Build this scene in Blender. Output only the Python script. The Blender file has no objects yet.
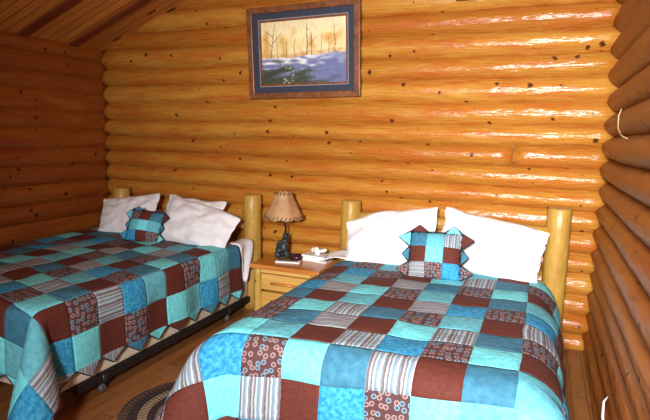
import bpy, bmesh, math, random
from mathutils import Vector, Matrix, noise
random.seed(7)
PI = math.pi
sc = bpy.context.scene
col = sc.collection

# ------------------------------------------------------------------ helpers
def lin(r, g, b):
    f = lambda c: (c/255/12.92) if c/255 <= .04045 else ((c/255+.055)/1.055)**2.4
    return (f(r), f(g), f(b), 1.0)

def tag(o, label=None, cat=None, group=None, kind=None):
    if label: o['label'] = label
    if cat: o['category'] = cat
    if group: o['group'] = group
    if kind: o['kind'] = kind
    return o

def empty(name, loc, rot=(0, 0, 0)):
    o = bpy.data.objects.new(name, None)
    col.objects.link(o); o.location = loc; o.rotation_euler = rot
    o.empty_display_size = .1
    return o

def link_mesh(name, me, mats, parent=None, smooth=False):
    if not isinstance(mats, (list, tuple)): mats = [mats]
    for m in mats: me.materials.append(m)
    if smooth: me.shade_smooth()
    o = bpy.data.objects.new(name, me); col.objects.link(o)
    if parent: o.parent = parent
    return o

def from_bm(name, bm, mats, parent=None, smooth=False):
    bmesh.ops.recalc_face_normals(bm, faces=bm.faces)
    me = bpy.data.meshes.new(name); bm.to_mesh(me); bm.free()
    return link_mesh(name, me, mats, parent, smooth)

def pydata(name, vs, fs, mats, parent=None, smooth=False):
    me = bpy.data.meshes.new(name); me.from_pydata(vs, [], fs); me.update()
    return link_mesh(name, me, mats, parent, smooth)

def bevel_mod(o, w=.004, seg=2):
    m = o.modifiers.new('bevel', 'BEVEL'); m.width = w; m.segments = seg; m.limit_method = 'ANGLE'
    return o

def add_box(bm, x0, x1, y0, y1, z0, z1, mat=0):
    vs = [bm.verts.new(p) for p in ((x0,y0,z0),(x1,y0,z0),(x1,y1,z0),(x0,y1,z0),(x0,y0,z1),(x1,y0,z1),(x1,y1,z1),(x0,y1,z1))]
    for f in ((0,3,2,1),(4,5,6,7),(0,1,5,4),(1,2,6,5),(2,3,7,6),(3,0,4,7)):
        fc = bm.faces.new([vs[i] for i in f]); fc.material_index = mat

def box(name, x0, x1, y0, y1, z0, z1, mat, parent=None, bev=.004):
    bm = bmesh.new(); add_box(bm, x0, x1, y0, y1, z0, z1)
    o = from_bm(name, bm, mat, parent)
    if bev: bevel_mod(o, bev)
    return o

def add_tube(bm, pts, radii, n=12, cap=True, mat=0):
    pts = [Vector(p) for p in pts]
    if not isinstance(radii, (list, tuple)): radii = [radii]*len(pts)
    rings = []; up = None
    for i, p in enumerate(pts):
        t = (pts[min(i+1, len(pts)-1)] - pts[max(i-1, 0)]).normalized()
        if up is None:
            up = Vector((0,0,1)) if abs(t.z) < .9 else Vector((1,0,0))
        a = (up - t*up.dot(t)).normalized(); b = t.cross(a); up = a
        rings.append([bm.verts.new(p + (a*math.cos(k*2*PI/n) + b*math.sin(k*2*PI/n))*radii[i]) for k in range(n)])
    for r0, r1 in zip(rings, rings[1:]):
        for k in range(n):
            f = bm.faces.new((r0[k], r0[(k+1)%n], r1[(k+1)%n], r1[k])); f.smooth = True; f.material_index = mat
    if cap:
        bm.faces.new(rings[0][::-1]).material_index = mat; bm.faces.new(rings[-1]).material_index = mat
    return rings

def tube(name, pts, radii, mat, parent=None, n=12):
    bm = bmesh.new(); add_tube(bm, pts, radii, n); return from_bm(name, bm, mat, parent)

def add_lathe(bm, prof, n=32, centre=(0,0,0), close=False):
    rings = []
    for r, z in prof:
        rings.append([bm.verts.new((centre[0]+r*math.cos(k*2*PI/n), centre[1]+r*math.sin(k*2*PI/n), centre[2]+z)) for k in range(n)])
    for r0, r1 in zip(rings, rings[1:]):
        for k in range(n):
            f = bm.faces.new((r0[k], r0[(k+1)%n], r1[(k+1)%n], r1[k])); f.smooth = True
    if close:
        bm.faces.new(rings[0][::-1]); bm.faces.new(rings[-1])

# ------------------------------------------------------------------ materials
class NT:
    def __init__(s, name):
        s.m = bpy.data.materials.new(name); s.m.use_nodes = True
        s.t = s.m.node_tree; s.n = s.t.nodes; s.l = s.t.links
        s.b = s.n['Principled BSDF']
    def add(s, typ, **kw):
        nd = s.n.new(typ)
        for k, v in kw.items():
            if k.startswith('_'): setattr(nd, k[1:], v)
            else: nd.inputs[k.replace('__', ' ')].default_value = v
        return nd
    def link(s, a, b): s.l.new(a, b)
    def mix(s, fac, a, b, blend='MIX'):
        nd = s.n.new('ShaderNodeMix'); nd.data_type = 'RGBA'; nd.blend_type = blend
        for inp, v in ((nd.inputs[0], fac), (nd.inputs[6], a), (nd.inputs[7], b)):
            if isinstance(v, bpy.types.NodeSocket): s.link(v, inp)
            else: inp.default_value = v
        return nd.outputs[2]
    def math(s, op, a, b=0.0, c=None):
        nd = s.n.new('ShaderNodeMath'); nd.operation = op
        for i, v in enumerate((a, b) if c is None else (a, b, c)):
            if isinstance(v, bpy.types.NodeSocket): s.link(v, nd.inputs[i])
            else: nd.inputs[i].default_value = v
        return nd.outputs[0]
    def ramp(s, fac, stops):
        nd = s.n.new('ShaderNodeValToRGB'); e = nd.color_ramp.elements
        while len(e) < len(stops): e.new(.5)
        for i, (p, c) in enumerate(stops):
            e[i].position = p; e[i].color = c if len(c) == 4 else (*c, 1)
        s.link(fac, nd.inputs[0]); return nd.outputs[0]
    def vmul(s, v, k, off=(0,0,0)):
        nd = s.n.new('ShaderNodeMapping'); nd.inputs['Scale'].default_value = k; nd.inputs['Location'].default_value = off
        s.link(v, nd.inputs[0]); return nd.outputs[0]
    def noise(s, v, scale, detail=3, rough=.5):
        nd = s.n.new('ShaderNodeTexNoise'); nd.inputs['Scale'].default_value = scale
        nd.inputs['Detail'].default_value = detail; nd.inputs['Roughness'].default_value = rough
        s.link(v, nd.inputs['Vector']); return nd.outputs['Fac']
    def voro(s, v, scale, rand=1, feat='F1', dim='2D'):
        nd = s.n.new('ShaderNodeTexVoronoi'); nd.feature = feat; nd.inputs['Scale'].default_value = scale
        nd.inputs['Randomness'].default_value = rand; nd.voronoi_dimensions = dim
        s.link(v, nd.inputs['Vector']); return nd
    def coord(s, k='UV'):
        nd = s.n.new('ShaderNodeTexCoord'); return nd.outputs[k]
    def bump(s, h, strength=.3, dist=.01, prev=None):
        nd = s.n.new('ShaderNodeBump'); nd.inputs['Strength'].default_value = strength; nd.inputs['Distance'].default_value = dist
        s.link(h, nd.inputs['Height'])
        if prev is not None: s.link(prev, nd.inputs['Normal'])
        s.link(nd.outputs[0], s.b.inputs['Normal']); return nd.outputs[0]
    def color(s, c):
        if isinstance(c, bpy.types.NodeSocket): s.link(c, s.b.inputs['Base Color'])
        else: s.b.inputs['Base Color'].default_value = c
    def rough(s, v): s.b.inputs['Roughness'].default_value = v

def plain(name, c, rough=.6, nz=.15, scale=40, bump=.1, metal=0.0):
    t = NT(name); co = t.coord('Object'); n = t.noise(co, scale)
    k = lambda f: (c[0]*f, c[1]*f, c[2]*f, 1)
    t.color(t.ramp(n, [(.3, k(1-nz)), (.7, k(1+nz))])); t.rough(rough)
    t.b.inputs['Metallic'].default_value = metal
    if bump: t.bump(n, bump, .003)
    return t.m

def log_material(name, dark, mid, light, red, knot, rough=.3, along=1.0):
    t = NT(name); uv = t.coord('UV')
    sep = t.n.new('ShaderNodeSeparateXYZ'); t.link(uv, sep.inputs[0])
    fl = t.math('FLOOR', sep.outputs[1])
    wn = t.n.new('ShaderNodeTexWhiteNoise'); wn.noise_dimensions = '1D'; t.link(fl, wn.inputs['W'])
    grain = t.noise(t.vmul(uv, (1.2, 9, 1)), 3.0, 6, .6)
    fine = t.noise(t.vmul(uv, (6, 60, 1)), 3.0, 4, .6)
    big = t.noise(t.vmul(uv, (1.1, 1.3, 1), (3, 1, 0)), 1.7, 6, .65)
    tone = t.math('ADD', t.math('MULTIPLY', grain, .65), t.math('MULTIPLY', wn.outputs[0], .22))
    tone = t.math('ADD', tone, t.math('MULTIPLY', fine, .18))
    c = t.ramp(tone, [(.30, dark), (.50, mid), (.72, light)])
    redf = t.ramp(big, [(.44, (0,0,0)), (.66, (.85,.85,.85))])
    c = t.mix(redf, c, red)
    # knots, stretched a little along the log
    wob = t.n.new('ShaderNodeVectorMath'); wob.operation = 'ADD'
    nn = t.n.new('ShaderNodeTexNoise'); nn.inputs['Scale'].default_value = 6; t.link(uv, nn.inputs['Vector'])
    sc_ = t.n.new('ShaderNodeVectorMath'); sc_.operation = 'SCALE'; sc_.inputs['Scale'].default_value = .05
    t.link(nn.outputs['Color'], sc_.inputs[0]); t.link(uv, wob.inputs[0]); t.link(sc_.outputs[0], wob.inputs[1])
    kv = t.vmul(wob.outputs[0], (2.6, .50, 1))
    vo = t.voro(kv, 1.75)
    wk = t.n.new('ShaderNodeTexWhiteNoise'); wk.noise_dimensions = '2D'; t.link(vo.outputs['Position'], wk.inputs['Vector'])
    rad = t.math('MULTIPLY', t.math('POWER', wk.outputs[0], 1.6), .10)
    kd = t.math('DIVIDE', vo.outputs['Distance'], t.math('MAXIMUM', rad, .008))
    kmask = t.ramp(kd, [(.55, (1,1,1)), (1.25, (0,0,0))])
    ring = t.ramp(kd, [(.8, (.55,.55,.55)), (3.2, (0,0,0))])
    c = t.mix(ring, c, red); c = t.mix(kmask, c, knot)
    t.color(c)
    lump = t.noise(t.vmul(uv, (2.5, 2.2, 1)), 2.6, 3, .5)
    b = t.bump(lump, .6, .02)
    t.bump(t.math('SUBTRACT', grain, t.math('MULTIPLY', kmask, .8)), .10, .003, b)
    rr = t.n.new('ShaderNodeMapRange'); rr.inputs[3].default_value = rough-.06; rr.inputs[4].default_value = rough+.14
    t.link(grain, rr.inputs[0]); t.link(rr.outputs[0], t.b.inputs['Roughness'])
    t.b.inputs['Specular IOR Level'].default_value = .36
    return t.m

M = {}
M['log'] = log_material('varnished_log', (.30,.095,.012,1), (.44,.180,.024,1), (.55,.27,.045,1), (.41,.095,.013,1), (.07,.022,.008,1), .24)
M['log_left_dimmed'] = log_material('varnished_log_left_dimmed', (.19,.048,.008,1), (.31,.085,.013,1), (.38,.125,.02,1), (.25,.042,.008,1), (.05,.015,.006,1), .36)  # same varnished logs, light falloff towards the left darkened into the colour
M['log_side_shaded'] = log_material('varnished_log_side_shaded', (.22,.066,.011,1), (.32,.105,.017,1), (.38,.14,.025,1), (.27,.065,.011,1), (.06,.02,.008,1), .42)  # same varnished logs, grazing-light shade on the right wall put into the colour
M['pine'] = log_material('peeled_pine', (.37,.20,.035,1), (.49,.29,.055,1), (.56,.36,.085,1), (.38,.18,.035,1), (.16,.06,.02,1), .35)

def wood_plain(name, a, b, rough=.35, sc=(1, 14, 14)):
    t = NT(name); co = t.coord('Object')
    g = t.noise(t.vmul(co, sc), 3, 6, .6)
    t.color(t.ramp(g, [(.3, a), (.7, b)])); t.rough(rough); t.bump(g, .12, .003)
    return t.m
M['stand_top'] = wood_plain('orange_varnished_board', (.42,.13,.02,1), (.62,.24,.05,1), .25)
M['stand_side'] = wood_plain('yellow_pine_board', (.55,.28,.06,1), (.70,.42,.11,1), .35)
M['dark_wood'] = wood_plain('dark_brown_wood', (.06,.018,.008,1), (.12,.04,.015,1), .4)
M['frame'] = wood_plain('walnut_frame', (.11,.035,.012,1), (.26,.095,.035,1), .35, (8, 8, 8))
M['post_end'] = wood_plain('cut_end_grain', (.55,.34,.10,1), (.72,.50,.20,1), .6, (30, 30, 30))

def ceiling_mat():
    t = NT('ceiling_planks'); co = t.coord('Object')
    sep = t.n.new('ShaderNodeSeparateXYZ'); t.link(co, sep.inputs[0])
    y = t.math('MULTIPLY', sep.outputs[1], 1/.095)
    fr = t.math('FRACT', y); fl = t.math('FLOOR', y)
    wn = t.n.new('ShaderNodeTexWhiteNoise'); wn.noise_dimensions = '1D'; t.link(fl, wn.inputs['W'])
    g = t.noise(t.vmul(co, (.8, 20, 1)), 2.4, 5, .6)
    tone = t.math('ADD', t.math('MULTIPLY', g, .7), t.math('MULTIPLY', wn.outputs[0], .3))
    c = t.ramp(tone, [(.3, (.38,.12,.02,1)), (.75, (.72,.30,.06,1))])
    edge = t.math('LESS_THAN', fr, .07)
    c = t.mix(edge, c, (.10,.03,.008,1))
    vo = t.voro(t.vmul(co, (1.3, 4, 1)), 1.0); km = t.math('LESS_THAN', vo.outputs['Distance'], .07)
    c = t.mix(km, c, (.06,.018,.006,1))
    t.color(c); t.rough(.5); t.bump(t.math('SUBTRACT', 1.0, edge), .4, .004); return t.m
M['ceiling'] = ceiling_mat()
M['rafter'] = wood_plain('dark_red_stained_strip', (.12,.022,.010,1), (.19,.038,.014,1), .45, (1, 10, 10))

def floor_mat():
    t = NT('floor_boards'); co = t.coord('Object')
    sep = t.n.new('ShaderNodeSeparateXYZ'); t.link(co, sep.inputs[0])
    x = t.math('MULTIPLY', sep.outputs[0], 1/.085)
    fr = t.math('FRACT', x); fl = t.math('FLOOR', x)
    wn = t.n.new('ShaderNodeTexWhiteNoise'); wn.noise_dimensions = '1D'; t.link(fl, wn.inputs['W'])
    yy = t.math('ADD', t.math('MULTIPLY', sep.outputs[1], 1/1.1), t.math('MULTIPLY', wn.outputs[0], 5))
    fy = t.math('FRACT', yy)
    wn2 = t.n.new('ShaderNodeTexWhiteNoise'); wn2.noise_dimensions = '2D'
    cb = t.n.new('ShaderNodeCombineXYZ'); t.link(fl, cb.inputs[0]); t.link(t.math('FLOOR', yy), cb.inputs[1]); t.link(cb.outputs[0], wn2.inputs['Vector'])
    g = t.noise(t.vmul(co, (28, 1.4, 1)), 2.2, 5, .6)
    tone = t.math('ADD', t.math('MULTIPLY', g, .65), t.math('MULTIPLY', wn2.outputs[0], .35))
    c = t.ramp(tone, [(.3, (.20,.075,.022,1)), (.75, (.40,.17,.055,1))])
    e = t.math('MAXIMUM', t.math('LESS_THAN', fr, .035), t.math('LESS_THAN', fy, .004))
    c = t.mix(e, c, (.06,.02,.008,1))
    t.color(c); t.rough(.33); t.bump(t.math('SUBTRACT', g, e), .15, .002); return t.m
M['floor'] = floor_mat()

# --- quilt fabrics (uv: one unit = one patch)
def fabric(name, fn, rough=.85):
    t = NT(name); uv = t.coord('UV')
    t.color(fn(t, uv)); t.rough(rough)
    sep = t.n.new('ShaderNodeSeparateXYZ'); t.link(uv, sep.inputs[0])
    # seam groove between patches + stipple quilting
    ex = t.math('ABSOLUTE', t.math('SUBTRACT', t.math('FRACT', sep.outputs[0]), .5))
    ey = t.math('ABSOLUTE', t.math('SUBTRACT', t.math('FRACT', sep.outputs[1]), .5))
    e = t.ramp(t.math('MAXIMUM', ex, ey), [(.44, (1,1,1)), (.5, (0,0,0))])
    st = t.voro(uv, 5.5, 1, 'SMOOTH_F1')
    h = t.math('ADD', t.math('MULTIPLY', e, 1.0), t.math('MULTIPLY', st.outputs['Distance'], -.55))
    t.bump(h, .55, .008)
    return t.m

def two(a, b, s, lo=.35, hi=.65):
    return lambda t, uv: t.ramp(t.noise(uv, s, 4, .6), [(lo, a), (hi, b)])

def paisley(bg, ring1, ring2, s=5.2):
    def f(t, uv):
        vo = t.voro(uv, s, .5)
        d = vo.outputs['Distance']
        wn = t.n.new('ShaderNodeTexWhiteNoise'); wn.noise_dimensions = '3D'; t.link(vo.outputs['Position'], wn.inputs['Vector'])
        pick = t.math('GREATER_THAN', wn.outputs[0], .62)
        rc = t.mix(pick, ring1, ring2)
        band = t.math('FRACT', t.math('MULTIPLY', d, 4.6))
        inner = t.mix(t.math('GREATER_THAN', band, .62), rc, bg)
        disc = t.math('LESS_THAN', d, .42)
        dot = t.math('LESS_THAN', d, .11)
        return t.mix(dot, t.mix(disc, bg, inner), bg)
    return f

def stripes(cols, axis, n):
    def f(t, uv):
        sep = t.n.new('ShaderNodeSeparateXYZ'); t.link(uv, sep.inputs[0])
        wob = t.math('MULTIPLY', t.noise(uv, 6, 2), .05)
        x = t.math('FRACT', t.math('MULTIPLY', t.math('ADD', sep.outputs[axis], wob), n))
        st = [(i/len(cols)*1.0, c) for i, c in enumerate(cols)]
        nd_out = t.ramp(x, st); nd_out.node.color_ramp.interpolation = 'CONSTANT'
        return t.mix(t.math('MULTIPLY', t.noise(uv, 30, 2), .35), nd_out, (.45,.40,.40,1))
    return f

FAB = {}
FAB['A'] = fabric('aqua_cotton', two(lin(98,206,218), lin(124,222,228), 7))
FAB['T'] = fabric('steel_teal_cotton', two(lin(46,106,134), lin(64,128,154), 6))
FAB['C'] = fabric('blue_batik_cotton', two(lin(14,122,178), lin(66,166,204), 9, .38, .62))
FAB['S'] = fabric('seafoam_cotton', two(lin(84,168,186), lin(108,190,202), 7))
FAB['B'] = fabric('brown_cotton', two(lin(80,30,20), lin(100,40,27), 12))
FAB['P'] = fabric('circle_print_cotton', paisley(lin(82,50,50), lin(160,132,130), lin(108,150,172), 5.8))
FAB['R'] = fabric('striped_cotton', stripes([lin(96,84,92), lin(160,188,198), lin(84,128,152), lin(128,138,150), lin(184,198,206), lin(92,118,134), lin(84,62,66), lin(150,164,172)], 0, 2.9))
FAB['N'] = fabric('speckled_grey_cotton', stripes([lin(140,148,156), lin(116,98,102), lin(170,186,192), lin(128,122,128), lin(104,130,146)], 1, 4.2))
KEYS = 'ATCSBPRN'
FABS = [FAB[k] for k in KEYS]
M['binding'] = plain('dark_binding', (.018,.016,.022), .8, .2, 60)

def white_cloth():
    t = NT('white_pillow_cotton'); co = t.coord('Object'); n = t.noise(co, 7, 5, .55)
    t.color((.78,.765,.78,1)); t.rough(.85); t.bump(n, .35, .02)
    return t.m
M['white'] = white_cloth()
M['cream'] = plain('cream_ticking', (.72,.62,.48), .8, .06, 30)
M['black_metal'] = plain('black_metal', (.012,.012,.014), .4, .2, 30, .05)
M['black_rubber'] = plain('black_rubber', (.02,.02,.02), .6)
M['wheel'] = plain('grey_wheel', (.10,.09,.09), .4)

# ------------------------------------------------------------------ log walls
def log_arc(prof_n, R, half):
    th = math.asin(min(1, half/R))
    return [(-half if i == 0 else half if i == prof_n else R*math.sin(-th+2*th*i/prof_n),
             R*math.cos(-th+2*th*i/prof_n) - R*math.cos(th)) for i in range(prof_n+1)]

def log_wall(name, place, zs, ranges, mat, uoff, pitch_len, kind='structure', bulge=.055, rag=0.0, seg=.09, joints=()):
    """place(s, out, z) -> xyz ; zs = seam heights ; ranges[i] = (s0, s1)"""
    vs, fs, uvs = [], [], []
    N = 12
    for i in range(len(zs)-1):
        zb0, zb1 = zs[i], zs[i+1]; zc = (zb0+zb1)/2
        s0, s1 = ranges(zc)
        if s1 - s0 < .05: continue
        cuts = [s0] + [j for (k, j) in joints if k == i and s0 < j < s1] + [s1]
        for ci in range(len(cuts)-1):
            a, b = cuts[ci], cuts[ci+1]
            if ci > 0: a += .003
            n = max(2, int((b-a)/seg))
            B = bulge*random.uniform(.88, 1.12)
            ph = random.uniform(0, 50)
            base = len(vs); uo = random.uniform(0, 40)
            for k in range(n+1):
                s = a+(b-a)*k/n
                e = 1.0
                z0 = zb0+.014*noise.noise(Vector((s*.75, i*7.3, uoff))); z1 = zb1+.014*noise.noise(Vector((s*.75, (i+1)*7.3, uoff)))
                half = (z1-z0)/2; zcc = (z0+z1)/2
                if ci > 0 and k == 0: e = .985
                for q in range(N+1):
                    th = -PI/2 + PI*q/N
                    bb = B*(1+.12*noise.noise(Vector((s*1.3, ph, 0))))
                    zoff = .006*noise.noise(Vector((s*.9, ph+9, 0)))
                    out = e*bb*max(0, math.cos(th)) + .003*noise.noise(Vector((s*5, q*.5, ph)))
                    zz = zcc + half*(.4*math.sin(th)+.6*th*2/PI) + zoff*math.cos(th)
                    vs.append(place(s, out, zz)); uvs.append((s+uo, uoff+i+.04+.92*q/N))
            for k in range(n):
                for q in range(N):
                    p = base+k*(N+1)+q
                    fs.append((p, p+1, p+N+2, p+N+1))
            # end caps of the log
            for k in (0, n):
                p = base+k*(N+1)
                loop = list(range(p, p+N+1))
                fs.append(tuple(loop if k else loop[::-1]))
    me = bpy.data.meshes.new(name); me.from_pydata(vs, [], fs)
    ul = me.uv_layers.new(name='UVMap')
    for l in me.loops: ul.data[l.index].uv = uvs[l.vertex_index]
    me.update(); me.shade_smooth()
    o = link_mesh(name, me, mat); tag(o, kind=kind)
    return o

def ceil_z(x): return 2.30 + .39*(x+4.1)
XL, XR, YB, YF = -4.1, .42, 4.1, -1.7
def seams(start, pitch, top, jit):
    z = start; out = [z]
    while z < top:
        z += pitch + random.uniform(-jit, jit); out.append(z)
    return out
zb = [0.0, .14] 
z = .14
zb = [0.0,.13,.285,.43,.585,.735,.89,1.04,1.19,1.335,1.49,1.635,1.80]
while zb[-1] < 4.2: zb.append(zb[-1]+random.uniform(.162,.176))
def rb(zc): return (max(XL-.03, XL+(zc-2.30-.22)/.39), XR+.0)
log_wall('wall_back', lambda s, o, z: (s, YB-.005-o, z), zb, rb, M['log'], 3, 1,
         joints=((9,.05-.27),))
zl = [0.0]+[.05+.165*i for i in range(1, 14)]
zl = [z_ for z_ in zl if z_ < 2.26]+[2.33]
log_wall('wall_left', lambda s, o, z: (XL+o*.6, s, z), zl, lambda zc: (YF, YB), M['log_left_dimmed'], 40, 1, bulge=.05)
zr = [0.0,.06,.21,.36,.51,.66,.81,.965,1.115,1.262,1.41,1.565,1.72]
while zr[-1] < 4.1: zr.append(zr[-1]+random.uniform(.16,.175))
log_wall('wall_right', lambda s, o, z: (XR-o, s, z), zr, lambda zc: (YF, YB), M['log_side_shaded'], 80, 1, bulge=.062)

# solid backing behind the logs, floor and ceiling
tag(box('wall_back_core', XL-.1, XR+.1, YB, YB+.1, 0, 4.3, M['dark_wood'], None, 0), kind='structure').name = 'wall_back.001'
tag(box('wall_left.001', XL-.1, XL, YF, YB, 0, 2.34, M['dark_wood'], None, 0), kind='structure')
tag(box('wall_right.001', XR, XR+.1, YF, YB, 0, 4.3, M['dark_wood'], None, 0), kind='structure')
tag(box('floor', XL-.1, XR+.1, YF-.1, YB+.1, -.08, 0, M['floor'], None, 0), kind='structure')
# ceiling slab follows the slope
bm = bmesh.new()
x0, x1 = XL-.12, XR+.12
vs = [bm.verts.new(p) for p in ((x0,YF-.1,ceil_z(x0)),(x1,YF-.1,ceil_z(x1)),(x1,YB+.1,ceil_z(x1)),(x0,YB+.1,ceil_z(x0)),
                                (x0,YF-.1,ceil_z(x0)+.1),(x1,YF-.1,ceil_z(x1)+.1),(x1,YB+.1,ceil_z(x1)+.1),(x0,YB+.1,ceil_z(x0)+.1))]
for f in ((0,3,2,1),(4,5,6,7),(0,1,5,4),(1,2,6,5),(2,3,7,6),(3,0,4,7)): bm.faces.new([vs[i] for i in f])
tag(from_bm('ceiling', bm, M['ceiling']), kind='structure')
k = 0
for yc in (3.70, 3.19, 2.68, 2.25, 1.74, 1.23, .72, .21, -.3, -.81, -1.32):
    k += 1
    bm = bmesh.new(); w = .038
    a, b = XL+.0, XR
    q = [(a,yc-w,ceil_z(a)-.018),(b,yc-w,ceil_z(b)-.018),(b,yc+w,ceil_z(b)-.018),(a,yc+w,ceil_z(a)-.018),
         (a,yc-w,ceil_z(a)),(b,yc-w,ceil_z(b)),(b,yc+w,ceil_z(b)),(a,yc+w,ceil_z(a))]
    vs = [bm.verts.new(p) for p in q]
    for f in ((0,3,2,1),(4,5,6,7),(0,1,5,4),(1,2,6,5),(2,3,7,6),(3,0,4,7)): bm.faces.new([vs[i] for i in f])
    tag(from_bm('trim_%d' % k, bm, M['rafter']), kind='structure')

# front wall behind the camera, with an added, unseen window to hold the fill light
wx0, wx1, wz0, wz1 = -2.1, -.1, .9, 2.2
bm = bmesh.new()
add_box(bm, XL-.1, wx0, YF-.1, YF, 0, 4.3); add_box(bm, wx1, XR+.1, YF-.1, YF, 0, 4.3)
add_box(bm, wx0, wx1, YF-.1, YF, 0, wz0); add_box(bm, wx0, wx1, YF-.1, YF, wz1, 4.3)
tag(from_bm('wall_front', bm, M['log_left_dimmed']), kind='structure')
bm = bmesh.new()
for a in ((wx0, wx0+.05, wz0, wz1), (wx1-.05, wx1, wz0, wz1), (wx0+.05, wx1-.05, wz0, wz0+.05), (wx0+.05, wx1-.05, wz1-.05, wz1), ((wx0+wx1)/2-.02, (wx0+wx1)/2+.02, wz0+.05, wz1-.05)):
    add_box(bm, a[0], a[1], YF-.08, YF-.02, a[2], a[3])
tag(from_bm('added_window_1', bm, M['stand_side']), kind='structure')

# ------------------------------------------------------------------ bed
PR = .08
def log_post(name, x, y, z0, z1, r, parent, seed, mats=('pine', 'post_end')):
    bm = bmesh.new(); uvl = bm.loops.layers.uv.new('UVMap')
    N = 20; H = 14; rings = []
    for i in range(H+1):
        z = z0+(z1-z0)*i/H
        rr = r*(1+.05*noise.noise(Vector((z*2, seed, 0))))
        if i == H: rr -= .008
        if i == H-1: z = z1-.012
        rings.append([bm.verts.new((x+rr*math.cos(k*2*PI/N)*(1+.03*noise.noise(Vector((seed, k, z)))), y+rr*math.sin(k*2*PI/N), z)) for k in range(N)])
    for i in range(H):
        for k in range(N):
            f = bm.faces.new((rings[i][k], rings[i][(k+1)%N], rings[i+1][(k+1)%N], rings[i+1][k])); f.smooth = True
            for l, (kk, ii) in zip(f.loops, ((k,i),(k+1,i),(k+1,i+1),(k,i+1))):
                l[uvl].uv = (seed*3.3+z0+(z1-z0)*ii/H, seed+kk/N*.9)
    f = bm.faces.new(rings[-1]); f.material_index = 1
    bm.faces.new(rings[0][::-1])
    return from_bm(name, bm, [M[mats[0]], M[mats[1]]], parent)

def log_rail(name, x0, x1, y, z, r, parent, seed):
    bm = bmesh.new(); uvl = bm.loops.layers.uv.new('UVMap')
    N = 16; H = 12; rings = []
    for i in range(H+1):
        x = x0+(x1-x0)*i/H; rr = r*(1+.06*noise.noise(Vector((x*2, seed, 3))))
        rings.append([bm.verts.new((x, y+rr*math.cos(k*2*PI/N), z+rr*math.sin(k*2*PI/N))) for k in range(N)])
    for i in range(H):
        for k in range(N):
            f = bm.faces.new((rings[i][k], rings[i][(k+1)%N], rings[i+1][(k+1)%N], rings[i+1][k])); f.smooth = True
            for l, (kk, ii) in zip(f.loops, ((k,i),(k+1,i),(k+1,i+1),(k,i+1))):
                l[uvl].uv = (seed*2.1+x0+(x1-x0)*ii/H, seed+kk/N*.9)
    bm.faces.new(rings[0][::-1]); bm.faces.new(rings[-1])
    return from_bm(name, bm, M['pine'], parent)

def rounded_slab(name, x0, x1, y0, y1, z0, z1, mat, parent, r=.05):
    bm = bmesh.new(); add_box(bm, x0, x1, y0, y1, z0, z1)
    bmesh.ops.bevel(bm, geom=bm.edges[:], offset=r, segments=4, affect='EDGES', profile=.5)
    return from_bm(name, bm, mat, parent, True)

def bed(x0, x1, y0, y1, ztop, px0, px1, pz0, pz1, label, seed, rz=.13):
    t = empty('bed', ((x0+x1)/2, (y0+y1)/2, 0)); tag(t, label, 'bed', 'log beds')
    L = Vector(t.location)
    X = lambda x: x-L.x
    Y = lambda y: y-L.y
    log_post('headboard_post', X(px0), Y(3.935), 0, pz0, PR, t, seed)
    log_post('headboard_post', X(px1), Y(3.935), 0, pz1, PR, t, seed+1)
    log_rail('headboard_rail', X(px0+.05), X(px1-.05), Y(3.935), min(pz0,pz1)-rz, .045, t, seed+2)
    log_rail('headboard_rail', X(px0+.05), X(px1-.05), Y(3.935), .48, .045, t, seed+3)
    rounded_slab('mattress', X(x0), X(x1), Y(y0), Y(y1), .36, ztop-.018, M['white'], t, .06)
    bs = rounded_slab('box_spring', X(x0+.005), X(x1+.03), Y(y0), Y(y1), .12, .36, M['cream'], t, .02)
    bm = bmesh.new()
    for xx in (x0, x1+.012): add_box(bm, X(xx), X(xx)+.03, Y(y0+.14), Y(3.86), .07, .12)
    for yy in (y0+.14, (y0+y1)/2, y1-.08): add_box(bm, X(x0+.03), X(x1-.03), Y(yy), Y(yy)+.03, .075, .125)
    from_bm('metal_frame', bm, M['black_metal'], t)
    for xx in (x0+.05, x1+.02):
        for yy in (y0+.35, y1-.3):
            bm = bmesh.new()
            add_tube(bm, [(X(xx), Y(yy), .115), (X(xx), Y(yy), .07), (X(xx), Y(yy), .055)], [.034,.034,.022], 12)
            add_tube(bm, [(X(xx), Y(yy), .056), (X(xx), Y(yy)-.008, .036)], [.015,.012], 10)
            lg = from_bm('caster_leg', bm, M['black_metal'], t)
            bm = bmesh.new(); add_tube(bm, [(X(xx)-.014, Y(yy)-.012, .025), (X(xx)-.010, Y(yy)-.012, .025), (X(xx)+.010, Y(yy)-.012, .025), (X(xx)+.014, Y(yy)-.012, .025)], [.019,.025,.025,.019], 16)
            w = from_bm('caster_wheel', bm, M['wheel'], lg)
    return t
LX0, LX1, LY0, LY1 = -3.83, -2.33, 1.86, 3.84
RX0, RX1, RY0, RY1 = -1.375, .08, 2.07, 3.84
ZT = .60
bed(LX0, LX1, LY0, LY1, ZT, -3.78, -2.315, .985, 1.01, 'pine log bed in the left corner, black metal rail and caster showing below its quilt', 11, .24)
bed(RX0, RX1, RY0, RY1, ZT, -1.404, .124, 1.02, 1.068, 'pine log bed nearest the viewer, headboard posts beside the nightstand and the right wall', 21)

# ------------------------------------------------------------------ quilts
CELL = .193
# columns c = -3..9 ; rows k = -3..9 (list index k+3)
W = {
 -3: 'TPCBATPSBCPAB', -2: 'PPCSTBPACTBSP', -1: 'PBRTASBPCABSTP'[:13],
  0: 'BACAPPTCPBTSB',  1: 'TRPSTABNSCPAT', 2: 'PBABNRSABPSTC', 3: 'SCTRBTBPNBACP',
  4: 'BPRCAPNSTAPBS',  5: 'PABPRSCBPRSTA', 6: 'ASTATBPTATBAP', 7: 'TASBPRCSBPAST',
  8: 'PCRCABPBASCRB',  9: 'BPBRNNTABSTSA'}

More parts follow.
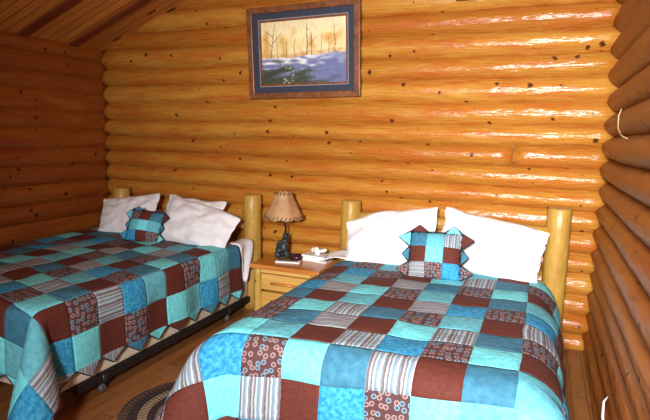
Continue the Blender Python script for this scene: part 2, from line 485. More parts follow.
def quilt(name, label, fold, umap, shear, cmin, cmax, kmin, kmax, top_k, group=None, flare=.8, T=.34):
    """fold = (x0,x1,y0,ztop): edges of the bed the cloth falls over.
       umap(c) -> x of the column line on the flat cloth, rows start at y0."""
    x0, x1, y0, zt, rr, yo, rx = fold
    n = 10
    vs, fs, mi, uvs = [], [], [], []
    index = {}
    def prof(d, rr):
        if d < rr*PI/2: return rr*math.sin(d/rr), rr*(1-math.cos(d/rr))
        e = d-rr*PI/2
        return rr + .06*e, rr + e*.998
    def pos(c, k):
        fx = umap(c); fy = y0 + yo + CELL*k + shear(fx, k)
        if fy > 3.6: fy = 3.6+(fy-3.6)*.5
        a = (fx-(x1-rx)) if fx > x1-rx else ((x0+rx)-fx if fx < x0+rx else 0)
        sx = 1 if fx > x1-rx else -1
        b = (y0+rr)-fy if fy < y0+rr else 0
        px = min(max(fx, x0+rx), x1-rx); py = max(fy, y0+rr)
        w = noise.noise(Vector((fx*3.1, fy*3.1, seedz)))
        if a <= 0 and b <= 0:
            z = zt + .010*w + .006*noise.noise(Vector((fx*9, fy*9, seedz+4)))
            # small puff in every patch
            cu, cv = c-math.floor(c), k-math.floor(k)
            z += .005*math.sin(PI*min(max(cu,0),1))*math.sin(PI*min(max(cv,0),1))
            return Vector((px, py, z))
        r = math.hypot(a, b); phi = math.atan2(b, a)
        o, d = prof(r, rx*math.cos(phi)**2 + rr*math.sin(phi)**2)
        s2 = math.sin(2*phi)**1.5 if (a > 0 and b > 0) else 0
        t = (fy if a > b else fx)
        wave = .014*math.sin(t*2*PI/.42+seedz)*min(1, max(0, r-.08)/.2) + .010*noise.noise(Vector((t*6, r*3, seedz)))
        o = o*(1 + .1*s2) + max(0, r-.08)*flare*s2 + wave*(1-s2)
        puff = .005*math.sin(PI*(c-math.floor(c)))*math.sin(PI*(k-math.floor(k)))
        o += puff*min(1, r/.1)
        z = zt - d*(1-.14*flare*s2) + .010*w*max(0, 1-r/.1)
        return Vector((max(px + sx*math.cos(phi)*o, -4.02), py - math.sin(phi)*o, max(z, .012)))
    seedz = sum(map(ord, label)) % 17
    def vert(c, k):
        key = (round(c*1000), round(k*1000))
        if key not in index:
            index[key] = len(vs); vs.append(pos(c, k)); uvs.append((c, k))
        return index[key]
    def mat_of(ci, ki):
        s = W[min(max(ci, -3), 9)]; return KEYS.index(s[min(max(ki+3, 0), 12)])
    for ci in range(cmin, cmax):
        for ki in range(kmin, kmax):
            for i in range(n):
                for j in range(n):
                    a = vert(ci+i/n, ki+j/n); b = vert(ci+(i+1)/n, ki+j/n)
                    c_ = vert(ci+(i+1)/n, ki+(j+1)/n); d = vert(ci+i/n, ki+(j+1)/n)
                    fs.append((a, b, c_, d)); mi.append(mat_of(ci, ki))
    # pointed tabs around the sides and the foot
    edge = []
    def tabs(cells, inner, outer, matf):
        for q in cells:
            m = 10
            for j in range(m):            # rows out from the edge
                t0, t1 = j/m, (j+1)/m
                for i in range(m):
                    def P(u, t):          # triangle narrowing to its tip
                        s = .5+(u-.5)*(1-t)
                        return outer(q, s, t)
                    ids = [vert(*P(i/m, t0)), vert(*P((i+1)/m, t0)), vert(*P((i+1)/m, t1)), vert(*P(i/m, t1))]
                    u = []
                    for x in ids:
                        if x not in u: u.append(x)
                    if len(u) >= 3: fs.append(tuple(u)); mi.append(matf(q))
    tabs(range(kmin, kmax), None, lambda q, s, t: (cmax+T*t, q+s), lambda q: mat_of(cmax, q))
    tabs(range(kmin, kmax), None, lambda q, s, t: (cmin-T*t, q+1-s), lambda q: mat_of(cmin-1, q))
    tabs(range(cmin, cmax), None, lambda q, s, t: (q+1-s, kmin-T*t), lambda q: mat_of(q, kmin-1))
    me = bpy.data.meshes.new(name); me.from_pydata([tuple(v) for v in vs], [], fs)
    ul = me.uv_layers.new(name='UVMap')
    for l in me.loops: ul.data[l.index].uv = uvs[l.vertex_index]
    for p, m_ in zip(me.polygons, mi): p.material_index = m_
    o = link_mesh(name, me, FABS, None, True); tag(o, label, 'quilt', group)
    sm = o.modifiers.new('solidify', 'SOLIDIFY'); sm.thickness = .008; sm.offset = 0
    # binding sewn along the zigzag edge
    pts = []
    for q in range(kmax-1, kmin-1, -1):
        for f in (1, .75, .5, .25):
            pts.append((cmin - T*(1-abs(f-.5)*2), q+f))
    pts.append((cmin, kmin))
    for q in range(cmin, cmax):
        for f in (0, .25, .5, .75): pts.append((q+f, kmin - T*(1-abs(f-.5)*2)))
    for q in range(kmin, kmax):
        for f in (0, .25, .5, .75): pts.append((cmax + T*(1-abs(f-.5)*2), q+f))
    pts.append((cmax, kmax))
    for q in range(cmax-1, cmin-1, -1):
        for f in (.75, .5, .25, 0): pts.append((q+f, kmax))
    bm = bmesh.new(); add_tube(bm, [pos(*p) for p in pts], .0055, 6)
    from_bm('binding', bm, M['binding'], o)
    return o

def sh_left(x, k):
    d = min(max(-2.30-x, -.4), .95); return .26*d - .06*max(0, d-.8) if d > 0 else 0
XCL = -2.30
quilt('patchwork_quilt', 'teal, aqua and brown patchwork quilt on the far bed in the left corner', (-3.86, -2.27, 1.76, .624, .06, .0, .06),
      lambda c: (XCL+.0)+(c-7)*CELL, sh_left, -2+0, 9, -2, 10, 10, 'patchwork quilts')
XCR = -.03
quilt('patchwork_quilt', 'teal, aqua and brown patchwork quilt on the near bed filling the foreground', (-1.44, .145, 1.935, .624, .11, .10, .19),
      lambda c: XCR+(c-7)*CELL, lambda x, k: .09*min(max(x+.8, -.9), .8), -2, 9, -2, 8, 8, 'patchwork quilts', .48, .38)

# ------------------------------------------------------------------ pillows
def pillow_mesh(w, h, t, seed, sag=.0, ear=.05, dl=0, dr=0):
    N = 30; vs, fs = [], []
    def P(i, j, side):
        s = -1+2*i/N; q = -1+2*j/N
        # outline: sides bow in between the corners
        x = s*w/2*(1-ear*(1-q*q)*abs(s)); y = q*h/2*(1-ear*1.3*(1-s*s)*abs(q))
        y -= (dl*max(0, -s)**1.8 + dr*max(0, s)**1.8)*(q+1)/2
        f = max(0, (1-abs(s)**2.6))*max(0, (1-abs(q)**2.6))
        z = t/2*f**.55
        z *= 1 - .35*q*sag
        cr = .020*noise.noise(Vector((s*2.2+seed, q*2.2, side*3)))+.010*noise.noise(Vector((s*5+seed, q*5, side)))
        # creases running in from the corners
        ang = math.atan2(q, s); cr += .007*math.sin(ang*9+seed)*min(1, math.hypot(s, q))*f**.3
        x += .012*noise.noise(Vector((q*3, seed, 1))); y += .012*noise.noise(Vector((s*3, seed, 2)))
        return (x, y, side*z + cr*min(1, f*3+.25))
    for side in (1, -1):
        b = len(vs)
        for i in range(N+1):
            for j in range(N+1): vs.append(P(i, j, side))
        for i in range(N):
            for j in range(N):
                a = b+i*(N+1)+j; q = (a, a+N+1, a+N+2, a+1)
                fs.append(q if side == 1 else q[::-1])
    me = bpy.data.meshes.new('pillow'); me.from_pydata(vs, [], fs)
    bm = bmesh.new(); bm.from_mesh(me); bmesh.ops.remove_doubles(bm, verts=bm.verts, dist=.0008)
    bmesh.ops.recalc_face_normals(bm, faces=bm.faces); bm.to_mesh(me); bm.free(); me.update(); me.shade_smooth()
    return me

def pillow(x, y, z, w, h, t, lean, yaw, roll, label, seed, group=None, sag=.5, ear=.06, dl=0, dr=0):
    o = bpy.data.objects.new('pillow', pillow_mesh(w, h, t, seed, sag=sag, ear=ear, dl=dl, dr=dr)); col.objects.link(o)
    o.data.materials.append(M['white'])
    Mx = Matrix.Translation((x, y, z)) @ Matrix.Rotation(yaw, 4, 'Z') @ Matrix.Rotation(lean, 4, 'X') @ Matrix.Rotation(roll, 4, 'Z')
    o.matrix_world = Mx
    s = o.modifiers.new('sub', 'SUBSURF'); s.levels = 1; s.render_levels = 1
    tag(o, label, 'pillow', group); return o
R_ = math.radians
G = 'white bed pillows'
pillow(-1.00, 3.665, .795, .69, .47, .17, R_(60), R_(1), R_(7), 'white pillow on the near bed, left of its patchwork throw pillow', 1.3, G, dl=.10)
pillow(-.305, 3.665, .80, .72, .46, .17, R_(60), R_(-2), R_(-7), 'white pillow on the near bed, beside the right-hand headboard post', 5.1, G, dr=.05)
pillow(-3.46, 3.67, .77, .60, .40, .14, R_(58), R_(5), R_(10), 'white pillow leaning by the far left headboard post', 9.7, G)
pillow(-2.84, 3.75, .775, .64, .40, .10, R_(62), R_(-2), R_(-3), 'white pillow on the far bed, tucked behind the other two white pillows', 15.4, G)
pillow(-2.64, 3.57, .765, .76, .42, .15, R_(56), R_(1), R_(-9), 'white pillow on the far bed in front, nearest the nightstand post', 12.2, G, dl=.0, dr=.06)

# --- patchwork throw pillows: 3 x 3 patches, pointed tabs at the sides
def throw_pillow(loc, rot, w, h, cells, tabsL, tabsR, tabsT, label, tilt=0, scl=1.0):
    root = empty('throw_pillow', loc); tag(root, label, 'throw pillow', 'patchwork throw pillows')
    root.matrix_world = Matrix.Translation(loc) @ Matrix.Rotation(rot[2], 4, 'Z') @ Matrix.Rotation(rot[0], 4, 'X') @ Matrix.Rotation(rot[1], 4, 'Z')
    vs, fs, mi, uvs = [], [], [], []
    n = 6; G = 3*n; t = .12
    def P(i, j, side):
        s = -1+2*i/G; q = -1+2*j/G
        f = max(0, 1-abs(s)**2.4)*max(0, 1-abs(q)**2.4)
        return (s*w/2, q*h/2, side*(t/2*f**.6) + .004*noise.noise(Vector((s*3, q*3, side))))
    for side in (1, -1):
        b = len(vs)
        for i in range(G+1):
            for j in range(G+1): vs.append(P(i, j, side)); uvs.append((i/n, j/n))
        for i in range(G):
            for j in range(G):
                a = b+i*(G+1)+j; q = (a, a+G+1, a+G+2, a+1)
                fs.append(q if side == 1 else q[::-1]); mi.append(KEYS.index(cells[2-j//n][i//n]))
    me = bpy.data.meshes.new('cushion'); me.from_pydata(vs, [], fs)
    ul = me.uv_layers.new(name='UVMap')
    for l in me.loops: ul.data[l.index].uv = uvs[l.vertex_index]
    for p, m_ in zip(me.polygons, mi): p.material_index = m_
    bm = bmesh.new(); bm.from_mesh(me); bmesh.ops.remove_doubles(bm, verts=bm.verts, dist=.0005); bm.to_mesh(me); bm.free(); me.shade_smooth()
    link_mesh('patchwork_cover', me, FABS, root)
    # tabs + binding
    cw, ch = w/3, h/3; d = .075*scl
    outline = []
    def tab(a, b, tip, key):
        a, b, tip = Vector(a), Vector(b), Vector(tip)
        bm = bmesh.new(); uvl = bm.loops.layers.uv.new('UVMap')
        tris = [[a, b, tip]]
        th = Vector((0, 0, .006))
        up = [bm.verts.new(p+th) for p in (a, b, tip)]; dn = [bm.verts.new(p-th) for p in (a, b, tip)]
        bm.faces.new(up); bm.faces.new(dn[::-1])
        for i in range(3): bm.faces.new((dn[i], dn[(i+1)%3], up[(i+1)%3], up[i]))
        for f in bm.faces:
            for l in f.loops: l[uvl].uv = (l.vert.co.x/cw+.5, l.vert.co.y/ch+.5)
        from_bm('corner_tab', bm, FAB[key], root)
    for r in range(3):   # top to bottom
        y1 = h/2-ch*r; y0 = y1-ch
        tab((-w/2, y0, 0), (-w/2, y1, 0), (-w/2-d*(1.0 if r != 1 else .6), (y0+y1)/2+(.01 if r == 0 else 0), .01), tabsL[r])
        tab((w/2, y1, 0), (w/2, y0, 0), (w/2+d*(1.0 if r != 1 else .6), (y0+y1)/2+(.01 if r == 0 else 0), .01), tabsR[r])
    for i, key in ((0, tabsT[0]), (2, tabsT[1])):
        xa = -w/2+cw*i; tab((xa, h/2, 0), (xa+cw, h/2, 0), (xa+cw*.5, h/2+d*.6, .01), key)
    pts = [(-w/2, -h/2)]
    for r in (2, 1, 0):
        y1 = h/2-ch*r; y0 = y1-ch
        pts += [(-w/2, y0), (-w/2-d*(1.0 if r != 1 else .6), (y0+y1)/2+(.01 if r == 0 else 0)), (-w/2, y1)]
    pts += [(-w/2+cw*.5, h/2+d*.6), (-w/2+cw, h/2), (-w/2+2*cw, h/2), (-w/2+2.5*cw, h/2+d*.6), (w/2, h/2)]
    for r in (0, 1, 2):
        y1 = h/2-ch*r; y0 = y1-ch
        pts += [(w/2+d*(1.0 if r != 1 else .6), (y0+y1)/2+(.01 if r == 0 else 0)), (w/2, y0)]
    pts += [(-w/2, -h/2)]
    bm = bmesh.new()
    for a, b in zip(pts, pts[1:]):
        if a != b: add_tube(bm, [(a[0], a[1], .006), (b[0], b[1], .006)], .0055, 6)
    from_bm('binding', bm, M['binding'], root)
    return root
throw_pillow((-.615, 3.375, .765), (R_(66), R_(1), R_(4)), .335, .31, ['TSR', 'BAB', 'NPC'], 'ATP', 'BTP', 'BA',
             'square patchwork throw pillow leaning on the two white pillows of the near bed')
throw_pillow((-3.03, 3.40, .742), (R_(64), R_(-5), R_(16)), .28, .27, ['PBT', 'SAS', 'CBP'], 'STC', 'BTA', 'TB',
             'small patchwork throw pillow propped on the white pillows of the far bed', scl=.65)

# white sheet corner hanging from the head of the far bed, next to the nightstand
bm = bmesh.new(); g = []
for i in range(17):
    row = []
    for j in range(9):
        v = j/8; d = i/16
        w0 = .26*(1-d)**.7 + .02
        y = 3.60+.05*d + w0*v + .05*d
        a = d*.46
        if a < .10: x, z_ = -2.37+a, .628+.004*math.sin(v*9)
        else:
            x = -2.262 + .018*math.sin(v*7+d*4)*min(1, d*2) + .01*d; z_ = .628-(a-.10)*.92
            x += -.01*max(0, 1-(a-.10)/.03)
        row.append(bm.verts.new((x, y, z_)))
    g.append(row)
for i in range(16):
    for j in range(8): bm.faces.new((g[i][j], g[i][j+1], g[i+1][j+1], g[i+1][j])).smooth = True
o = from_bm('bed_sheet', bm, M['white'], None, True); s = o.modifiers.new('s', 'SOLIDIFY'); s.thickness = .004
tag(o, 'white sheet corner hanging down the side of the far bed beside its post', 'sheet')
# ...and the sheet turned out at the head of the near bed towards the nightstand
bm = bmesh.new(); g = []
for i in range(13):
    row = []
    for j in range(9):
        u = i/12; v = j/8
        x = -1.20 - .30*u - .02*v*u; y = 3.50+.30*v+.02*u
        z_ = .634 + .014*math.sin(v*6+u*3) - .10*max(0, u-.55)**1.3
        row.append(bm.verts.new((x, y, z_)))
    g.append(row)
for i in range(12):
    for j in range(8): bm.faces.new((g[i][j], g[i][j+1], g[i+1][j+1], g[i+1][j])).smooth = True
o = from_bm('bed_sheet', bm, M['white'], None, True); s = o.modifiers.new('s', 'SOLIDIFY'); s.thickness = .006
tag(o, 'white sheet edge turned out at the head of the near bed beside the tissue box', 'sheet')

# ------------------------------------------------------------------ nightstand
nt = empty('nightstand', (-1.80, 3.74, 0)); tag(nt, 'yellow pine nightstand with an orange top, standing between the two beds', 'nightstand')
nx0, nx1, ny0, ny1 = -.265, .265, -.18, .20
ZN = .51
box('top', -.30, .30, -.215, .225, ZN-.035, ZN, M['stand_top'], nt, .006)
for xx in (nx0+.02, nx1-.02):
    for yy in (ny0+.01, ny1-.03):
        log_post('leg', xx, yy, 0, ZN-.035, .032, nt, xx*10+yy*7+40)
bm = bmesh.new()
add_box(bm, nx0+.0, nx0+.015, ny0+.02, ny1, .13, ZN-.035); add_box(bm, nx1-.015, nx1, ny0+.02, ny1, .13, ZN-.035)
add_box(bm, nx0+.015, nx1-.015, ny1-.015, ny1, .13, ZN-.035); add_box(bm, nx0+.015, nx1-.015, ny0+.02, ny1-.015, .13, .148)
add_box(bm, nx0+.05, nx1-.05, ny0-.0, ny0+.02, ZN-.07, ZN-.035)
from_bm('cabinet_body', bm, M['stand_side'], nt)
for za, zb_ in ((.305, .432), (.155, .285)):
    dr = box('drawer', nx0+.055, nx1-.055, ny0-.006, ny0+.30, za, zb_, M['stand_side'], nt, .005)
    bm = bmesh.new(); zc = (za+zb_)/2
    add_tube(bm, [(-.11, ny0-.028, zc), (0, ny0-.032, zc+.002), (.11, ny0-.028, zc)], [.011,.013,.011], 10)
    for xx in (-.09, .09): add_tube(bm, [(xx, ny0-.004, zc), (xx, ny0-.028, zc)], .006, 8)
    from_bm('drawer_handle', bm, M['stand_top'], dr)

# ------------------------------------------------------------------ lamp
lx, ly, lz = -1.955, 3.83, ZN
lamp = empty('table_lamp', (lx, ly, lz)); tag(lamp, 'table lamp with a tan hide shade and a dark carved bear base on the nightstand', 'lamp')
M['bear'] = plain('dark_cast_resin', (.022,.03,.03), .45, .4, 25, .5)
M['bronze'] = plain('dark_bronze', (.03,.018,.012), .4, .2, 25, .1, .6)
def blob(bm, c, r, s=(1,1,1), rot=None):
    m = Matrix.Translation(c) @ (rot or Matrix.Identity(4)) @ Matrix.Diagonal((r*s[0], r*s[1], r*s[2], 1))
    bmesh.ops.create_icosphere(bm, subdivisions=3, radius=1, matrix=m)
bm = bmesh.new()
blob(bm, (0,0,.012), .072, (1,.8,.22))                       # rocky foot
blob(bm, (-.04,-.02,.03), .03, (1,1,.8)); blob(bm, (.045,.0,.03), .028, (1,1,.8))
blob(bm, (.0,.0,.085), .045, (1,.9,1.15))                    # rump and belly
blob(bm, (.012,0,.135), .036, (.95,.85,1.1))                 # chest
blob(bm, (.026,-.012,.185), .027, (1,1,.95))                 # head
blob(bm, (.045,-.028,.178), .013, (1.3,1,.8))                # muzzle
blob(bm, (.016,-.024,.210), .009); blob(bm, (.038,.006,.210), .009)   # ears
for a in (((-.03,-.03,.06), .024), ((.04,-.03,.05), .022), ((-.045,-.035,.035), .018), ((.055,-.04,.03), .017)): blob(bm, *a)
for a in (((-.02,-.03,.135), .016), ((-.035,-.04,.115), .014), ((.042,-.03,.13), .015), ((.05,-.04,.112), .012)): blob(bm, *a)
blob(bm, (-.06,.01,.06), .02, (1,1,1.5)); blob(bm, (-.05,.015,.10), .016, (1,1,1.3))
o = from_bm('bear_figure', bm, M['bear'], lamp)
r = o.modifiers.new('r', 'REMESH'); r.mode = 'VOXEL'; r.voxel_size = .005; r.use_smooth_shade = True
tube('stem', [(-.01,.02,.02), (-.012,.03,.12), (.0,.03,.20), (.014,.015,.24), (.006,.005,.285), (-.008,0,.32), (-.004,0,.37), (0,0,.50)], [.011,.009,.009,.008,.008,.007,.006,.005], M['bronze'], lamp)
# shade: slightly scalloped hide cone
def hide_mat():
    t = NT('tan_hide'); co = t.coord('Object'); n = t.noise(co, 9, 5, .6)
    t.color(t.ramp(n, [(.3, lin(150,108,70)), (.7, lin(196,154,108))])); t.rough(.6); t.bump(n, .2, .004)
    t.b.inputs['Transmission Weight'].default_value = 0
    return t.m
M['hide'] = hide_mat()
bm = bmesh.new(); n = 48; rings = []
for i in range(11):
    t_ = i/10; z_ = .335 + .215*t_
    rr = .168*(1-t_)**1.1 + .066*(1-(1-t_)**1.1)
    rings.append([bm.verts.new(((rr+.003*math.cos(8*a))*math.cos(a), (rr+.003*math.cos(8*a))*math.sin(a), z_ + (.006*math.cos(10*a) if i in (0, 10) else 0))) for a in [k*2*PI/n for k in range(n)]])
for r0, r1 in zip(rings, rings[1:]):
    for k in range(n): bm.faces.new((r0[k], r0[(k+1)%n], r1[(k+1)%n], r1[k])).smooth = True
sh = from_bm('lamp_shade', bm, M['hide'], lamp, True); s = sh.modifiers.new('s', 'SOLIDIFY'); s.thickness = .003
bm = bmesh.new()
for zz, rr, cnt in ((.350, .1610, 30), (.536, .0705, 16)):
    bm = bmesh.new()
    for k in range(cnt):
        a = k*2*PI/cnt; b = a+.45*2*PI/cnt
        add_tube(bm, [((rr+.004)*math.cos(a), (rr+.004)*math.sin(a), zz-.011), ((rr+.004)*math.cos(b), (rr+.004)*math.sin(b), zz+.011)], .0035, 6)
    from_bm('shade_lacing', bm, M['dark_wood'], sh)
bm = bmesh.new()
for k in range(3):
    a = k*2*PI/3; add_tube(bm, [(0,0,.50), (.064*math.cos(a), .064*math.sin(a), .53)], .003, 6)
add_tube(bm, [(0,0,.49), (0,0,.53), (0,0,.545)], [.006,.006,.010], 10)
from_bm('shade_holder', bm, M['bronze'], lamp)

# things on the nightstand
bm = bmesh.new(); add_lathe(bm, [(.0001,0), (.055,0), (.062,.008), (.066,.035), (.060,.036), (.054,.014), (.0001,.010)], 28)
o = from_bm('ashtray', bm, plain('dark_red_brown_glaze', (.045,.012,.012), .25)); o.location = (-1.83, 3.83, ZN)
tag(o, 'round dark brown dish on the nightstand beside the lamp base', 'dish')
nb = empty('notepad', (-1.845, 3.70, ZN), (0, 0, R_(14))); tag(nb, 'white notepad lying at the front of the nightstand in front of the dark dish', 'notepad')
M['paper'] = plain('white_paper', (.82,.82,.80), .7, .03)
box('pages', -.10, .10, -.035, .035, 0, .012, M['paper'], nb, .002)
box('pen', -.085, .085, -.012, .0, .0125, .021, M['black_rubber'], nb, .004)
tb = empty('tissue_box', (-1.66, 3.86, ZN), (0, 0, R_(-8))); tag(tb, 'white tissue box with a tissue pulled up, right side of the nightstand', 'tissue box')
box('carton', -.115, .115, -.06, .06, 0, .05, M['paper'], tb, .003)
bm = bmesh.new(); g = []
for i in range(21):
    row = []
    for j in range(9):
        u = i/20*2*PI; v = j/8
        rr = .012+.045*v*(1+.35*math.sin(3*u)+.2*math.sin(5*u+1))
        row.append(bm.verts.new((rr*math.cos(u)*1.25, rr*math.sin(u)*.6, .046+.055*math.sin(v*PI*.75)+.012*math.sin(4*u)*v)))
    g.append(row)
for i in range(20):
    for j in range(8): bm.faces.new((g[i][j], g[i][j+1], g[i+1][j+1], g[i+1][j])).smooth = True
o = from_bm('tissue', bm, M['paper'], tb, True); s = o.modifiers.new('s', 'SOLIDIFY'); s.thickness = .0015

# ------------------------------------------------------------------ framed picture
def paint(u, v):
    """u right, v up, 0..1 -> sRGB"""
    nz = lambda a, b, s=0: noise.noise(Vector((a, b, s)))
    hor = .42+.03*nz(u*4, 3)+.07*(u-.3)*(u > .3)
    if v > hor:
        c = Vector((232, 206, 146)); w = .5+.5*nz(u*5, v*4, 1)
        c = c.lerp(Vector((244, 226, 176)), min(1, max(0, w*1.3-.2+(v-.6)*.8)))
        c = c.lerp(Vector((214, 168, 92)), min(1, max(0, nz(u*9, v*5, 5)*1.8+.1-(v-.5)*.8)))
        c = c.lerp(Vector((190, 190, 178)), min(.5, max(0, (v-.8)*1.5)))
        c += Vector((1,1,1))*14*nz(u*40, v*10, 7)
        for tx, lean, th, top in ((.11,.10,.007,.97), (.55,.01,.010,.93), (.60,.02,.006,.8), (.88,-.03,.006,.9), (.40,.02,.004,.7), (.72,.0,.004,.75), (.20,-.05,.004,.8), (.30,.03,.004,.66), (.80,.02,.004,.7)):
            xx = tx+lean*(v-.4)+.01*nz(v*7, tx*9)
            if abs(u-xx) < th*(1.4-v) and v < top: c = c.lerp(Vector((110, 78, 60)), .75)
        for bx, by, sl in ((.14,.66,.9), (.15,.75,-.7), (.57,.6,.8), (.13,.6,-.9)):
            if abs((v-by)-(u-bx)*sl*1.6) < .010 and 0 < (u-bx)*(1 if sl > 0 else -1) < .10: c = c.lerp(Vector((120, 88, 64)), .6)
        if v < hor+.06: c = c.lerp(Vector((170, 120, 78)), .35+.4*nz(u*20, v*20))
    else:
        d = hor-v
        c = Vector((112, 118, 158)).lerp(Vector((228, 228, 236)), min(1, max(0, .9-d*6+nz(u*9, v*22)*1.6)))
        dk = nz(u*5, v*12, 3)*1.8 + (.75-max(0,u-.35)*2.2) + (d-.24)*4
        c = c.lerp(Vector((58, 66, 50)), min(1, max(0, dk)))
        if abs(u-.33-.1*nz(v*8, 2)) < .04*(1+2*d) and nz(u*30, v*30, 8) > .15: c = c.lerp(Vector((180, 184, 150)), .7)
        if u > .55: c = c.lerp(Vector((96, 104, 150)), min(.7, (u-.55)*2))
        c += Vector((1,1,1))*16*nz(u*34, v*34, 2)
    return [max(0, min(255, q)) for q in c]

def vcol_mat():
    t = NT('painted_print'); a = t.n.new('ShaderNodeVertexColor'); a.layer_name = 'Col'
    t.link(a.outputs[0], t.b.inputs['Base Color']); t.rough(.55); return t.m
pw, ph = 1.005, .745
pic = empty('framed_picture', (-1.892, 4.012, 2.205)); tag(pic, 'framed landscape print of golden trees over bluish snow, hung on the log wall', 'picture')
pic.rotation_euler = (R_(3.5), R_(-1.0), 0)
def ring(name, w0, h0, w1, h1, d0, d1, mat):
    bm = bmesh.new()
    for s in (0, 1):
        pass
    o_ = [(-w0/2,-h0/2),(w0/2,-h0/2),(w0/2,h0/2),(-w0/2,h0/2)]; i_ = [(-w1/2,-h1/2),(w1/2,-h1/2),(w1/2,h1/2),(-w1/2,h1/2)]
    V = lambda p, y: bm.verts.new((p[0], y, p[1]))
    of, ob = [V(p, d0) for p in o_], [V(p, d1) for p in o_]; jf, jb = [V(p, d0) for p in i_], [V(p, d1) for p in i_]
    for k in range(4):
        l = (k+1) % 4
        bm.faces.new((of[k], of[l], jf[l], jf[k])); bm.faces.new((ob[k], jb[k], jb[l], ob[l]))
        bm.faces.new((of[k], ob[k], ob[l], of[l])); bm.faces.new((jf[k], jf[l], jb[l], jb[k]))
    o = from_bm(name, bm, mat, pic); return o
bevel_mod(ring('frame', pw, ph, pw-.10, ph-.10, -.03, .02, M['frame']), .006, 2)
M['mat_blue'] = plain('slate_blue_mat', (.028,.033,.058), .8, .08)
M['mat_line'] = plain('pale_mat_line', (.25,.24,.26), .8, .05)
ring('mat_board', pw-.10, ph-.10, pw-.20, ph-.20, -.008, .012, M['mat_blue'])
ring('mat_line', pw-.20, ph-.20, pw-.212, ph-.212, -.010, .012, M['mat_line'])
ring('inner_mat', pw-.212, ph-.212, pw-.245, ph-.245, -.006, .012, M['frame'])
qw, qh = pw-.245, ph-.245
NX, NY = 150, 96
vs = [(-qw/2+qw*i/NX, 0, -qh/2+qh*j/NY) for j in range(NY+1) for i in range(NX+1)]
fs = [(j*(NX+1)+i, j*(NX+1)+i+1, (j+1)*(NX+1)+i+1, (j+1)*(NX+1)+i) for j in range(NY) for i in range(NX)]
me = bpy.data.meshes.new('print'); me.from_pydata(vs, [], fs)
ca = me.color_attributes.new('Col', 'FLOAT_COLOR', 'POINT')
for j in range(NY+1):
    for i in range(NX+1): ca.data[j*(NX+1)+i].color = lin(*paint(i/NX, j/NY))
link_mesh('art_print', me, vcol_mat(), pic)
box('backing_board', -pw/2+.04, pw/2-.04, .012, .018, -ph/2+.04, ph/2-.04, M['dark_wood'], pic, 0)

# second frame whose lower edge just shows at the top of the wall
p2 = empty('framed_picture', (-.535, 4.02, 2.76)); tag(p2, 'small dark frame high on the log wall, only its lower edge in view', 'picture')
bm = bmesh.new(); add_box(bm, -.14, .14, -.02, .015, -.245, -.205); add_box(bm, -.14, .14, -.02, .015, .205, .245)
add_box(bm, -.14, -.10, -.02, .015, -.205, .205); add_box(bm, .10, .14, -.02, .015, -.205, .205)
from_bm('frame', bm, M['dark_wood'], p2)
box('panel', -.10, .10, -.005, .012, -.205, .205, M['mat_blue'], p2, 0)

# ------------------------------------------------------------------ braided rug
def rug_mat():
    t = NT('braided_wool'); co = t.coord('Object')
    sp = t.vmul(co, (1/.55, 1/.45, 1)); ln = t.n.new('ShaderNodeVectorMath'); ln.operation = 'LENGTH'
    z0 = t.vmul(sp, (1,1,0)); t.link(z0, ln.inputs[0]); r = ln.outputs['Value']
    band = t.ramp(r, [(0, lin(120,95,80)), (.15, lin(60,40,36)), (.3, lin(150,128,104)), (.42, lin(70,48,42)), (.52, lin(132,110,92)), (.62, lin(58,42,38)), (.70, lin(168,146,118)), (.80, lin(62,44,40)), (.90, lin(98,74,62))])
    band.node.color_ramp.interpolation = 'CONSTANT'
    sep = t.n.new('ShaderNodeSeparateXYZ'); t.link(sp, sep.inputs[0])
    ang = t.math('ARCTAN2', sep.outputs[1], sep.outputs[0])
    br = t.math('SINE', t.math('ADD', t.math('MULTIPLY', ang, 90), t.math('MULTIPLY', r, 40)))
    rows = t.math('SINE', t.math('MULTIPLY', r, 2*PI*20))
    c = t.mix(t.math('MULTIPLY', t.math('ADD', br, 1), .22), band, lin(40,28,26))
    t.color(c); t.rough(.95); t.bump(t.math('ADD', rows, t.math('MULTIPLY', br, .5)), .6, .005); return t.m
bm = bmesh.new(); n = 72; rings = []
for q, z_ in ((1.0, .0), (1.005, .006), (.985, .012), (.6, .013), (.05, .013)):
    rings.append([bm.verts.new((.55*q*math.cos(k*2*PI/n), .45*q*math.sin(k*2*PI/n), z_)) for k in range(n)])
for r0, r1 in zip(rings, rings[1:]):
    for k in range(n): bm.faces.new((r0[k], r0[(k+1)%n], r1[(k+1)%n], r1[k])).smooth = True
bm.faces.new(rings[-1]); bm.faces.new(rings[0][::-1])
o = from_bm('braided_rug', bm, rug_mat()); o.location = (-1.53, 2.23, .001)
tag(o, 'oval braided rug in brown and tan rings on the floor between the beds', 'rug')

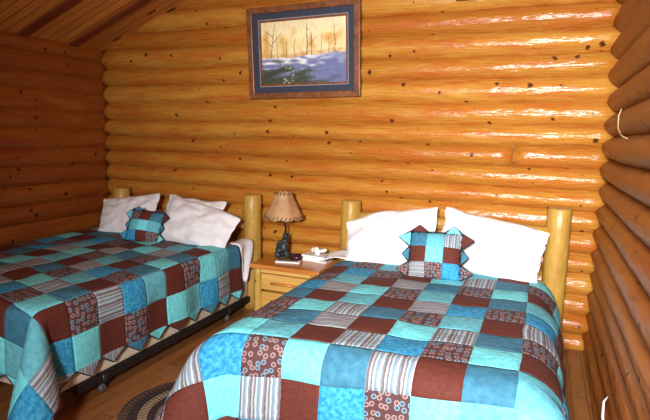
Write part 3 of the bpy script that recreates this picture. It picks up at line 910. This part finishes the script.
# ------------------------------------------------------------------ cords on the right wall
M['cord'] = plain('pale_cord', (.50,.36,.18), .6, .1)
o = tube('cord', [(.352,3.17,1.70), (.345,3.20,1.665), (.343,3.16,1.60), (.346,3.02,1.56), (.352,2.85,1.545)], [.002,.0035,.0035,.0035,.002], M['cord'])
tag(o, 'short pale curved cord hooked on the right log wall', 'cord')
o = tube('cord', [(.352,2.62,.36), (.335,2.60,.34), (.328,2.53,.30), (.34,2.50,.24), (.33,2.44,.12), (.32,2.36,.02), (.30,2.1,.012)], [.003,.005,.006,.005,.004,.004,.004], plain('white_cord', (.8,.8,.78), .5, .03))
tag(o, 'white cord hanging low against the right log wall beside the near bed', 'cord')

# ------------------------------------------------------------------ light
def area(name, loc, target, sx, sy, power, colr=(1,1,1), spread=180):
    d = bpy.data.lights.new(name, 'AREA'); d.shape = 'RECTANGLE'; d.size = sx; d.size_y = sy; d.energy = power; d.color = colr; d.spread = R_(spread)
    o = bpy.data.objects.new(name, d); col.objects.link(o); o.location = loc
    o.rotation_euler = (Vector(target)-Vector(loc)).to_track_quat('-Z', 'Y').to_euler(); return o
area('added_window_fill', ((wx0+wx1)/2, YF+.03, (wz0+wz1)/2), ((wx0+wx1)/2, 3, 1.4), 1.9, 1.2, 22, (1,.98,.95))  # added fill light, set in the made-up window opening
area('camera_flash', (-.05, -1.25, 1.95), (-.1, 3.2, 1.35), .45, .35, 102, (1,.985,.98), 92)
w = bpy.data.worlds.new('world'); sc.world = w; w.use_nodes = True
w.node_tree.nodes['Background'].inputs[0].default_value = (.75,.85,1,1); w.node_tree.nodes['Background'].inputs[1].default_value = .2

# ------------------------------------------------------------------ camera
cd = bpy.data.cameras.new('camera'); cam = bpy.data.objects.new('camera', cd); col.objects.link(cam)
Rm = Matrix(((.92233986,-.07451059,.3791271),(.38572401,.12042967,-.91472055),(.02249822,.98992165,.13981761)))
cam.matrix_world = Matrix.Translation((0,0,1.525)) @ Rm.to_4x4()
cd.sensor_width = 36; cd.lens = 524.088*36/650; cd.clip_start = .02
sc.camera = cam
sc.view_settings.view_transform = 'Standard'; sc.view_settings.look = 'None'
sc.view_settings.exposure = 0.3; sc.view_settings.gamma = 1.0
sc.view_settings.use_curve_mapping = False
